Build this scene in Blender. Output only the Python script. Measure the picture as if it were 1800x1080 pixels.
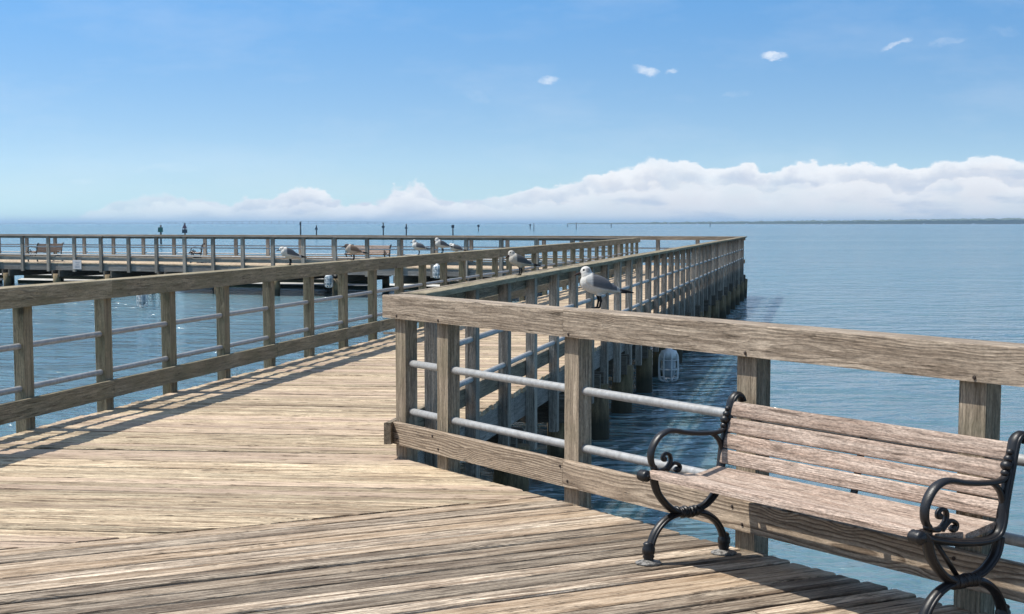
import bpy, bmesh, math, random
from math import sin, cos, radians, pi, sqrt, atan2
from mathutils import Vector, Matrix, Euler

S = bpy.context.scene
COL = S.collection
for o in list(bpy.data.objects):
    bpy.data.objects.remove(o)
rng = random.Random(7)

# ------------------------------------------------------------------ camera, sky, sun, exposure
EYE = 1.55
cam = bpy.data.cameras.new("camera")
cam.lens = 56.0
cam.sensor_width = 36.0
cam.shift_y = 127 / 1800
cam.clip_start = 0.1
cam.clip_end = 60000
co = bpy.data.objects.new("camera", cam)
COL.objects.link(co)
co.location = (0, 0, EYE)
co.rotation_euler = (radians(90 - 5.59), 0, 0)
S.camera = co

S.view_settings.view_transform = 'Standard'
S.view_settings.look = 'None'
S.view_settings.gamma = 1
S.view_settings.exposure = 0.28

TO_SUN = Vector((-0.62, 0.066, 1.0)).normalized()
SUN_EL = math.asin(TO_SUN.z)
SUN_AZ = atan2(TO_SUN.x, TO_SUN.y)
sun = bpy.data.lights.new("sun", 'SUN')
sun.energy = 4.9
sun.angle = radians(0.53)
sun.color = (1.0, 0.945, 0.86)
so = bpy.data.objects.new("sun", sun)
COL.objects.link(so)
so.rotation_euler = TO_SUN.to_track_quat('Z', 'Y').to_euler()
so.location = (-20, 0, 40)


class NT:
    """small helper to write node trees as expressions"""
    def __init__(s, tree):
        s.t = tree
        s.n = tree.nodes
        s.l = tree.links

    def node(s, kind, **kw):
        n = s.n.new(kind)
        for k, v in kw.items():
            setattr(n, k, v)
        return n

    def put(s, sock, v):
        if v is None:
            return
        if isinstance(v, bpy.types.NodeSocket):
            s.l.new(v, sock)
        else:
            if sock.type == 'RGBA' and len(v) == 3:
                v = (*v, 1)
            sock.default_value = v

    def m(s, op, a, b=None, c=None, clamp=False):
        n = s.node('ShaderNodeMath', operation=op)
        n.use_clamp = clamp
        for i, v in enumerate((a, b, c)):
            s.put(n.inputs[i], v)
        return n.outputs[0]

    def vm(s, op, a, b=None):
        n = s.node('ShaderNodeVectorMath', operation=op)
        s.put(n.inputs[0], a)
        if op == 'SCALE':
            s.put(n.inputs['Scale'], b)
        else:
            s.put(n.inputs[1], b)
        return n.outputs['Value' if op in ('LENGTH', 'DOT_PRODUCT') else 'Vector']

    def mr(s, v, a, b, c=0.0, d=1.0, smooth=False):
        n = s.node('ShaderNodeMapRange')
        n.interpolation_type = 'SMOOTHSTEP' if smooth else 'LINEAR'
        n.clamp = True
        for i, x in enumerate((v, a, b, c, d)):
            s.put(n.inputs[i], x)
        return n.outputs[0]

    def noise(s, vec, scale, detail=2.0, rough=0.5, color=False, dim='3D', w=None):
        n = s.node('ShaderNodeTexNoise', noise_dimensions=dim)
        s.put(n.inputs['Vector'], vec)
        n.inputs['Scale'].default_value = scale
        n.inputs['Detail'].default_value = detail
        n.inputs['Roughness'].default_value = rough
        return n.outputs['Color' if color else 0]

    def mix(s, f, a, b, blend='MIX'):
        n = s.node('ShaderNodeMix', data_type='RGBA', blend_type=blend)
        s.put(n.inputs[0], f)
        s.put(n.inputs[6], a)
        s.put(n.inputs[7], b)
        return n.outputs[2]

    def sep(s, v):
        n = s.node('ShaderNodeSeparateXYZ')
        s.put(n.inputs[0], v)
        return n.outputs

    def comb(s, x, y, z):
        n = s.node('ShaderNodeCombineXYZ')
        for i, v in enumerate((x, y, z)):
            s.put(n.inputs[i], v)
        return n.outputs[0]

    def attr(s, name, out='Vector'):
        n = s.node('ShaderNodeAttribute', attribute_name=name)
        return n.outputs[out]

    def bump(s, h, dist, strength=1.0, normal=None):
        n = s.node('ShaderNodeBump')
        s.put(n.inputs['Height'], h)
        n.inputs['Distance'].default_value = dist
        n.inputs['Strength'].default_value = strength
        s.put(n.inputs['Normal'], normal)
        return n.outputs[0]


def curve_node(nt, pts, fac):
    n = nt.node('ShaderNodeFloatCurve')
    c = n.mapping.curves[0]
    c.points[0].location = pts[0]
    c.points[1].location = pts[-1]
    for p in pts[1:-1]:
        c.points.new(*p)
    for p in c.points:
        p.handle_type = 'AUTO'
    n.mapping.update()
    nt.put(n.inputs['Value'], fac)
    return n.outputs[0]


W = bpy.data.worlds.new("World")
S.world = W
W.use_nodes = True
nt = NT(W.node_tree)
nt.n.clear()
gen = nt.node('ShaderNodeTexCoord').outputs['Generated']
gx, gy, gz = nt.sep(gen)[:3]
sky = nt.node('ShaderNodeTexSky', sky_type='NISHITA')
sky.sun_disc = False
sky.sun_elevation = SUN_EL
sky.sun_rotation = SUN_AZ
sky.air_density = 1.0
sky.dust_density = 0.35
sky.ozone_density = 2.2
zz = nt.m('ADD', nt.m('MULTIPLY', gz, 3.2), 0.10)
nt.put(sky.inputs['Vector'], nt.vm('NORMALIZE', nt.comb(gx, gy, zz)))
# paler towards the horizon; the unseen upper sky is raised as added fill light
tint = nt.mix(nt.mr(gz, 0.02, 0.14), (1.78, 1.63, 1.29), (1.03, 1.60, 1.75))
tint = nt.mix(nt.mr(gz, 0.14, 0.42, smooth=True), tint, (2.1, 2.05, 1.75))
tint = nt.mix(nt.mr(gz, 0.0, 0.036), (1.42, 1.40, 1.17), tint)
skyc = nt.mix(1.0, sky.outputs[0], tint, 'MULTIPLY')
# direction in "degrees-like" plane units: u = tan(azimuth), v = tan(elevation); clouds are drawn on the dome by direction
gyp = nt.m('MAXIMUM', gy, 0.02)
u = nt.m('DIVIDE', gx, gyp)
v = nt.m('DIVIDE', gz, gyp)
uv = nt.comb(u, v, 0.0)
px = lambda p: (p - 900) / 2800.0
prof = [(-900, 60), (-600, 35), (-300, 50), (-100, 12), (60, 3), (120, 12), (200, 38), (290, 50), (370, 46), (440, 43), (485, 50), (530, 67),
        (595, 38), (640, 36), (690, 62), (720, 70), (760, 56), (805, 38), (860, 48), (960, 68), (1050, 84),
        (1110, 104), (1170, 113), (1220, 110), (1255, 97), (1300, 106), (1350, 91), (1385, 106), (1500, 105),
        (1570, 103), (1605, 96), (1640, 110), (1690, 118), (1730, 126), (1770, 118), (1800, 111), (1950, 80), (2200, 95), (2500, 60)]
H0, H1 = -900, 2500
fac = nt.mr(u, px(H0), px(H1))
hgt = curve_node(nt, [((a - H0) / (H1 - H0), b / 150) for a, b in prof], fac)
hgt = nt.m('MULTIPLY', hgt, 150 / 2800)
nz1 = nt.noise(nt.vm('MULTIPLY', uv, (1, 1.5, 1)), 38, 5, 0.6)
nz2 = nt.noise(nt.vm('MULTIPLY', uv, (1, 1.6, 1)), 110, 4, 0.55)
edge = nt.m('ADD', nt.m('MULTIPLY', nt.m('SUBTRACT', nz1, 0.5), nt.mr(u, px(500), px(1200), 0.022, 0.014)), nt.m('MULTIPLY', nt.m('SUBTRACT', nz2, 0.5), 0.007))
dd = nt.m('ADD', nt.m('SUBTRACT', hgt, v), edge)          # >0 inside the bank
bank = nt.mr(dd, 0.0, nt.mr(u, px(300), px(1100), 0.0032, 0.0024), smooth=True)
hz = nt.noise(nt.vm('MULTIPLY', uv, (1, 2.2, 1)), 14, 4, 0.55)
right = nt.mr(u, px(150), px(520), 0.55, 0.93)
dens = nt.m('MULTIPLY', bank, nt.m('MULTIPLY', right, nt.mr(hz, 0.28, 0.52, 0.72, 1.0)))
# brightness inside the bank: white crowns, greyer flat undersides
crown = nt.mr(nt.m('ADD', dd, nt.m('MULTIPLY', nt.m('SUBTRACT', nz1, 0.5), 0.02)), 0.002, 0.016, 1.0, 0.0, smooth=True)
sh = nt.noise(nt.vm('MULTIPLY', uv, (1, 4.2, 1)), 13, 5, 0.55)
shade = nt.m('MULTIPLY', nt.mr(sh, 0.50, 0.62, smooth=True), nt.m('SUBTRACT', 1.0, nt.m('MULTIPLY', crown, 0.9)))
ccol = nt.mix(crown, (7.05, 7.1, 7.5), (8.2, 8.3, 8.55))
ccol = nt.mix(nt.m('MULTIPLY', shade, 0.9), ccol, (4.8, 5.4, 6.6))
# a second, lower row of crowns in front, with the grey-blue flank of the row behind showing above it
nz3 = nt.noise(nt.vm('MULTIPLY', uv, (1, 1.3, 1)), 24, 5, 0.6)
inner = nt.m('ADD', nt.m('SUBTRACT', nt.m('MULTIPLY', hgt, 0.62), v), nt.m('MULTIPLY', nt.m('SUBTRACT', nz3, 0.5), 0.034))
flank = nt.m('MULTIPLY', nt.mr(inner, -0.011, -0.001, smooth=True), nt.mr(inner, -0.001, 0.0012, 1.0, 0.0, smooth=True))
ccol = nt.mix(nt.m('MULTIPLY', flank, nt.mr(nz1, 0.35, 0.6, 0.15, 0.75)), ccol, (5.3, 5.85, 6.9))
rim = nt.m('MULTIPLY', nt.mr(inner, 0.0, 0.002, smooth=True), nt.mr(inner, 0.002, 0.012, 1.0, 0.0, smooth=True))
ccol = nt.mix(nt.m('MULTIPLY', rim, 0.6), ccol, (8.0, 8.1, 8.4))
# small separate puffs
puffs = [(1355, 103, 26, 7.5, 1.0, 0.0), (1133, 130, 26, 8, 0.85, 0.1), (1179, 131, 11, 6, 0.7, 0), (962, 146, 17, 9, 0.75, -0.1),
         (1558, 85, 20, 6, 0.6, -0.45), (1580, 77, 16, 4.5, 0.5, -0.2), (1655, 81, 34, 6, 0.22, -0.1), (1288, 168, 30, 6, 0.14, -0.1),
         (838, 176, 26, 8, 0.14, 0.2), (1755, 62, 30, 7, 0.1, 0.2), (150, 322, 24, 6, 0.18, 0), (300, 297, 70, 7, 0.12, 0)]
wob = nt.vm('SCALE', nt.vm('SUBTRACT', nt.noise(nt.vm('MULTIPLY', uv, (1, 1.5, 1)), 70, 5, 0.65, True), (0.5, 0.5, 0.5)), 0.011)
uvw = nt.sep(nt.vm('ADD', uv, wob))
psum = None
for (cx, cy, rx, ry, al, tilt) in puffs:
    du = nt.m('SUBTRACT', uvw[0], px(cx))
    dv = nt.m('SUBTRACT', uvw[1], (393 - cy) / 2800)
    dv = nt.m('ADD', dv, nt.m('MULTIPLY', du, tilt))
    q = nt.m('ADD', nt.m('POWER', nt.m('ABSOLUTE', nt.m('DIVIDE', du, rx / 2800)), 2.0), nt.m('POWER', nt.m('ABSOLUTE', nt.m('DIVIDE', dv, ry / 2800)), 2.0))
    a = nt.m('MULTIPLY', nt.mr(q, 0.0, 1.35, 0.9, 0.0, smooth=True), al)
    psum = a if psum is None else nt.m('MAXIMUM', psum, a)
front = nt.mr(gy, 0.05, 0.2)
puff = nt.m('MULTIPLY', nt.m('MULTIPLY', psum, front), nt.mr(nz2, 0.35, 0.6, 0.20, 0.70))
wis = nt.noise(nt.vm('MULTIPLY', uv, (1.0, 3.4, 1)), 6, 6, 0.62)
skyc = nt.mix(nt.m('MULTIPLY', nt.mr(wis, 0.48, 0.75, 0.0, 0.16), front), skyc, (7.6, 7.9, 8.3))
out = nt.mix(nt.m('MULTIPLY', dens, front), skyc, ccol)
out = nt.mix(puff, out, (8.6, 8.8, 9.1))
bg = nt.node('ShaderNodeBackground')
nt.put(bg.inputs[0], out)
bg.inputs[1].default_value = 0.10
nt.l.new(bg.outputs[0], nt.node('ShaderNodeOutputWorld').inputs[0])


# ------------------------------------------------------------------ materials
def new_mat(name):
    m = bpy.data.materials.new(name)
    m.use_nodes = True
    t = NT(m.node_tree)
    b = t.n['Principled BSDF']
    return m, t, b


def wood(name, light, mid, dark, ring=0.35, ring_sp=0.011, fib=0.45, check=0.7, stain=None, stain_amt=0.0, rough=0.85, bumpd=0.004, vary=0.35, tint=None, tint_amt=0.0, blotch=0.35, tide=False, speck=0.3):
    m, t, b = new_mat(name)
    gc = t.attr('gc')
    rnd = t.attr('rnd', 'Fac')
    d1 = t.noise(t.vm('MULTIPLY', gc, (1.3, 7, 7)), 1, 2, 0.5, True)
    d2 = t.noise(t.vm('MULTIPLY', gc, (5, 20, 20)), 1, 2, 0.5, True)
    g2 = t.vm('MULTIPLY', gc, (0, 1, 1))
    # knots bend the rings round them
    vor = t.node('ShaderNodeTexVoronoi', feature='F1')
    t.put(vor.inputs['Vector'], t.vm('MULTIPLY', gc, (2.6, 5.2, 3.0)))
    vor.inputs['Scale'].default_value = 1
    vor.inputs['Randomness'].default_value = 1
    kd = vor.outputs['Distance']
    gate = t.mr(t.sep(vor.outputs['Color'])[0], 0.55, 0.6)
    knot = t.m('MULTIPLY', t.mr(kd, 0.04, 0.13, 1.0, 0.0, smooth=True), gate)
    kbend = t.m('MULTIPLY', t.mr(kd, 0.05, 0.42, 1.0, 0.0, smooth=True), gate)
    p = t.vm('ADD', g2, t.vm('SCALE', t.vm('SUBTRACT', d1, (0.5, 0.5, 0.5)), 0.055))
    p = t.vm('ADD', p, t.vm('SCALE', t.vm('SUBTRACT', d2, (0.5, 0.5, 0.5)), 0.006))
    p = t.vm('MULTIPLY', p, (0, 1, 1))
    r = t.m('ADD', t.vm('LENGTH', p), t.m('MULTIPLY', kbend, 0.03))
    rg = t.m('FRACT', t.m('DIVIDE', r, ring_sp))
    late = t.m('MULTIPLY', t.mr(rg, 0.25, 0.88, smooth=True), t.mr(rg, 0.9, 1.0, 1.0, 0.0))
    fiber = t.noise(t.vm('MULTIPLY', gc, (9.0, 170, 170)), 1, 4, 0.7)
    streak = t.noise(t.vm('MULTIPLY', gc, (1.8, 32, 32)), 1, 5, 0.62)
    chk = t.mr(t.noise(t.vm('MULTIPLY', gc, (3.6, 70, 70)), 1, 4, 0.65), 0.60, 0.68)
    wea = t.noise(t.vm('MULTIPLY', gc, (1.1, 5, 5)), 1, 3, 0.55)
    c = t.mix(t.mr(streak, 0.40, 0.62), light, mid)
    c = t.mix(t.m('MULTIPLY', late, ring), c, dark)
    wide = t.noise(t.vm('MULTIPLY', gc, (1.1, 13, 13)), 1, 3, 0.55)
    c = t.mix(t.mr(wide, 0.50, 0.72, 0.0, 0.7), c, mid)
    c = t.mix(t.mr(wea, 0.5, 0.72, 0.0, 0.35), c, mid)
    fm = t.mr(fiber, 0.3, 0.7, 1.0 - fib, 1.0 + fib * 0.55)
    c = t.mix(1.0, c, t.comb(fm, fm, fm), 'MULTIPLY')
    spk = t.noise(t.vm('MULTIPLY', gc, (45, 150, 150)), 1, 3, 0.7)
    sm_ = t.mr(spk, 0.34, 0.62, 1.0 - speck, 1.0 + speck * 0.4)
    c = t.mix(1.0, c, t.comb(sm_, sm_, sm_), 'MULTIPLY')
    rv = t.m('ADD', t.m('MULTIPLY', t.m('SUBTRACT', rnd, 0.5), 2 * vary), 1.0)
    c = t.mix(1.0, c, t.comb(rv, rv, rv), 'MULTIPLY')
    if tint:
        hue = t.m('FRACT', t.m('MULTIPLY', rnd, 7.31))
        c = t.mix(t.m('MULTIPLY', t.mr(hue, 0.45, 1.0), tint_amt), c, tint)
    if stain:
        geo = t.node('ShaderNodeNewGeometry')
        st = t.noise(t.vm('MULTIPLY', geo.outputs['Position'], (2.2, 2.2, 5.0)), 1, 5, 0.65)
        c = t.mix(t.mr(st, 0.38, 0.66, 0.0, stain_amt), c, stain)
    blot = t.mr(t.noise(t.vm('MULTIPLY', gc, (6.5, 30, 30)), 1, 5, 0.72), 0.56, 0.66)
    c = t.mix(t.m('MULTIPLY', blot, blotch), c, dark)
    c = t.mix(t.m('MULTIPLY', chk, check), c, tuple(x * 0.28 for x in dark))
    if tide:
        gp = t.sep(t.node('ShaderNodeNewGeometry').outputs['Position'])[2]
        tn = t.noise(t.vm('MULTIPLY', gc, (3, 8, 8)), 1, 3, 0.6)
        c = t.mix(t.mr(t.m('ADD', gp, t.m('MULTIPLY', tn, 0.25)), -0.80, -0.62, 0.85, 0.0), c, (0.035, 0.036, 0.026))
    c = t.mix(t.m('MULTIPLY', knot, 0.75), c, tuple(x * 0.4 for x in dark))
    t.put(b.inputs['Base Color'], c)
    b.inputs['Roughness'].default_value = rough
    b.inputs['Specular IOR Level'].default_value = 0.25
    h = t.m('ADD', t.m('MULTIPLY', fiber, 0.5), t.m('MULTIPLY', late, 0.35))
    h = t.m('ADD', h, t.m('MULTIPLY', streak, 0.6))
    h = t.m('SUBTRACT', h, t.m('MULTIPLY', chk, 0.9))
    t.put(b.inputs['Normal'], t.bump(h, bumpd, 0.8))
    return m


M = {}
M['deck_warm'] = wood('weathered_deck_boards', (0.80, 0.655, 0.45), (0.38, 0.275, 0.18), (0.11, 0.075, 0.045), ring=0.38, ring_sp=0.009, fib=0.5, check=0.9, vary=0.28, tint=(0.52, 0.38, 0.30), tint_amt=0.5, blotch=0.95, bumpd=0.006)
M['deck_grey'] = wood('grey_deck_boards', (0.66, 0.545, 0.415), (0.22, 0.16, 0.112), (0.06, 0.042, 0.027), ring=0.45, ring_sp=0.012, fib=0.55, check=0.95, vary=0.40, tint=(0.47, 0.32, 0.19), tint_amt=0.45, blotch=0.75, bumpd=0.007)
M['rail_tan'] = wood('tan_rail_timber', (0.50, 0.41, 0.315), (0.27, 0.21, 0.155), (0.10, 0.073, 0.05), ring=0.38, ring_sp=0.010, fib=0.45, check=0.85, vary=0.12, blotch=0.35, bumpd=0.004)
M['kick_tan'] = wood('flat_sawn_kick_board', (0.47, 0.375, 0.28), (0.36, 0.28, 0.205), (0.12, 0.085, 0.058), ring=0.85, ring_sp=0.0135, fib=0.35, check=0.6, vary=0.12, blotch=0.2, speck=0.25)
M['rail_olive'] = wood('lichened_rail_timber', (0.42, 0.35, 0.24), (0.23, 0.19, 0.125), (0.075, 0.06, 0.04), ring=0.35, ring_sp=0.012, fib=0.35, check=0.6, stain=(0.17, 0.155, 0.085), stain_amt=0.55, vary=0.2)
M['post'] = wood('post_timber', (0.45, 0.37, 0.28), (0.24, 0.19, 0.14), (0.085, 0.063, 0.044), ring=0.5, ring_sp=0.010, fib=0.4, check=0.7, stain=(0.16, 0.15, 0.09), stain_amt=0.35, vary=0.25)
M['far_post'] = wood('grey_post_timber', (0.42, 0.375, 0.315), (0.24, 0.21, 0.175), (0.08, 0.07, 0.055), ring=0.3, fib=0.35, check=0.5, vary=0.25)
M['beam'] = wood('dark_beam_timber', (0.22, 0.19, 0.15), (0.14, 0.12, 0.095), (0.06, 0.05, 0.04), ring=0.4, fib=0.35, check=0.5, vary=0.2)
M['fascia'] = wood('grey_fascia_boards', (0.34, 0.32, 0.29), (0.22, 0.20, 0.18), (0.09, 0.08, 0.07), ring=0.4, fib=0.35, check=0.5, vary=0.2)
M['piling'] = wood('tarred_piling_timber', (0.34, 0.25, 0.145), (0.20, 0.145, 0.085), (0.07, 0.052, 0.034), ring=0.3, fib=0.45, check=0.6, stain=(0.10, 0.10, 0.05), stain_amt=0.5, tide=True, vary=0.25)
M['slat'] = wood('bench_slat_timber', (0.54, 0.435, 0.36), (0.35, 0.255, 0.20), (0.14, 0.095, 0.07), ring=0.22, ring_sp=0.008, fib=0.5, check=0.7, vary=0.12, blotch=0.45, speck=0.42, bumpd=0.003)
M['pale_cap'] = wood('pale_cap_boards', (0.62, 0.62, 0.60), (0.48, 0.48, 0.46), (0.25, 0.25, 0.24), ring=0.2, fib=0.3, check=0.2, vary=0.15)  # pale tone for the top boards of the dark green screens
M['screen'] = wood('green_screen_boards', (0.06, 0.085, 0.07), (0.04, 0.06, 0.05), (0.02, 0.03, 0.025), ring=0.2, fib=0.3, check=0.3, vary=0.3)


def plain(name, col, rough=0.5, metal=0.0, noise_amt=0.25, scale=12.0, bumpd=0.001, spec=0.5, col2=None):
    m, t, b = new_mat(name)
    pos = t.node('ShaderNodeTexCoord').outputs['Object']
    n = t.noise(pos, scale, 5, 0.65)
    c2 = col2 or tuple(max(0.0, x * (1 - noise_amt)) for x in col)
    t.put(b.inputs['Base Color'], t.mix(t.mr(n, 0.35, 0.65), col, c2))
    t.put(b.inputs['Roughness'], t.mr(n, 0.3, 0.7, rough * 0.85, min(1.0, rough * 1.2)))
    b.inputs['Metallic'].default_value = metal
    b.inputs['Specular IOR Level'].default_value = spec
    t.put(b.inputs['Normal'], t.bump(t.noise(pos, scale * 8, 4, 0.6), bumpd))
    return m


M['galv'] = plain('galvanised_steel', (0.39, 0.395, 0.395), 0.5, 0.2, 0.35, 26, 0.00015)
M['iron'] = plain('black_painted_cast_iron', (0.010, 0.010, 0.012), 0.38, 0.0, 0.3, 30, 0.0006, 0.45, (0.008, 0.008, 0.009))
M['flange'] = plain('worn_iron_foot', (0.34, 0.33, 0.31), 0.5, 0.3, 0.8, 60, 0.002, 0.5, (0.02, 0.018, 0.016))
M['bolt'] = plain('rusty_bolt', (0.06, 0.04, 0.03), 0.7, 0.2, 0.5, 80)
M['white'] = plain('white_enamel', (0.74, 0.76, 0.76), 0.4, 0, 0.2, 9)
M['glass_white'] = plain('frosted_lamp_glass', (0.36, 0.40, 0.42), 0.15, 0, 0.25, 14)
M['sign_white'] = plain('white_sign_face', (0.58, 0.54, 0.52), 0.5, 0, 0.12, 7)
M['sign_ink'] = plain('faded_sign_ink', (0.42, 0.38, 0.38), 0.6)
M['sign_green'] = plain('green_marker_board', (0.03, 0.16, 0.13), 0.5)
M['sign_red'] = plain('red_marker_board', (0.20, 0.10, 0.13), 0.5)
M['sign_dark'] = plain('dark_marker_board', (0.05, 0.07, 0.10), 0.6)
M['marker_post'] = plain('marker_timber', (0.06, 0.075, 0.09), 0.8)
M['concrete'] = plain('bridge_concrete', (0.34, 0.35, 0.36), 0.8, 0, 0.2, 0.02)
M['beacon'] = plain('boat_white', (0.8, 0.82, 0.84), 0.4)
M['window_dark'] = plain('boat_window', (0.03, 0.04, 0.05), 0.1)


def mat_gull():
    m, t, b = new_mat('gull_plumage')
    c = t.attr('plumage', 'Color')
    pos = t.node('ShaderNodeTexCoord').outputs['Object']
    n = t.noise(t.vm('MULTIPLY', pos, (60, 160, 160)), 1, 4, 0.6)
    f = t.mr(n, 0.3, 0.7, 0.82, 1.08)
    t.put(b.inputs['Base Color'], t.mix(1.0, c, t.comb(f, f, f), 'MULTIPLY'))
    b.inputs['Roughness'].default_value = 0.7
    b.inputs['Specular IOR Level'].default_value = 0.2
    t.put(b.inputs['Normal'], t.bump(n, 0.002))
    return m


M['gull'] = mat_gull()


def mat_water():
    m, t, b = new_mat('bay_water')
    pos = t.node('ShaderNodeNewGeometry').outputs['Position']
    P = lambda a, bb, cc=1.0: t.vm('MULTIPLY', pos, (a, bb, cc))
    warp = t.vm('SCALE', t.vm('SUBTRACT', t.noise(P(0.35, 0.35), 1, 2, 0.5, True), (0.5, 0.5, 0.5)), 1.2)
    pw = t.vm('ADD', pos, warp)
    PW = lambda a, bb: t.vm('MULTIPLY', pw, (a, bb, 1.0))
    w1 = t.noise(PW(0.75, 1.15), 1, 4, 0.5)      # metre chop with finer ripples on it
    w2 = t.noise(PW(2.6, 4.2), 1, 2, 0.5)        # ripples
    w3 = t.noise(PW(0.16, 0.3), 1, 2, 0.5)
    gust = t.noise(P(0.008, 0.045), 1, 4, 0.6)
    h = t.m('ADD', t.m('MULTIPLY', w1, 0.62), t.m('MULTIPLY', w2, 0.14))
    h = t.m('ADD', h, t.m('MULTIPLY', w3, 0.7))
    h = t.m('MULTIPLY', h, t.mr(gust, 0.32, 0.68, 0.75, 1.2))
    t.put(b.inputs['Base Color'], t.mix(t.mr(gust, 0.35, 0.65), (0.070, 0.138, 0.166), (0.095, 0.170, 0.198)))
    t.put(b.inputs['Roughness'], t.mr(gust, 0.35, 0.65, 0.11, 0.16))
    b.inputs['IOR'].default_value = 1.46
    b.inputs['Subsurface Weight'].default_value = 1.0
    b.inputs['Subsurface Radius'].default_value = (0.5, 0.9, 1.0)
    b.inputs['Subsurface Scale'].default_value = 1.6
    t.put(b.inputs['Normal'], t.bump(h, 1.0, 0.9))
    return m


M['water'] = mat_water()


def mat_trees():
    m, t, b = new_mat('far_tree_canopy')
    pos = t.node('ShaderNodeNewGeometry').outputs['Position']
    n = t.noise(t.vm('MULTIPLY', pos, (0.02, 0.02, 0.2)), 1, 4, 0.6)
    t.put(b.inputs['Base Color'], t.mix(t.mr(n, 0.35, 0.65), (0.03, 0.05, 0.03), (0.075, 0.10, 0.06)))
    b.inputs['Roughness'].default_value = 0.9
    return m


M['trees'] = mat_trees()
M['sand'] = plain('pale_shore_sand', (0.35, 0.32, 0.27), 0.9, 0, 0.3, 0.01)


# ------------------------------------------------------------------ object helpers
def link(name, data, parent=None):
    o = bpy.data.objects.new(name, data)
    COL.objects.link(o)
    if parent:
        o.parent = parent
    return o


def tag(o, label=None, cat=None, group=None, kind=None):
    for k, v in (('label', label), ('category', cat), ('group', group), ('kind', kind)):
        if v:
            o[k] = v
    return o


def thing(name, label, cat, loc=(0, 0, 0), rz=0.0, group=None):
    o = link(name, None)
    o.location = loc
    o.rotation_euler = (0, 0, rz)
    o.empty_display_size = 0.2
    return tag(o, label, cat, group)


def copy_tree(o, parent=None):
    c = o.copy()
    COL.objects.link(c)
    c.parent = parent
    for ch in list(o.children):
        copy_tree(ch, c)
    return c


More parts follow.
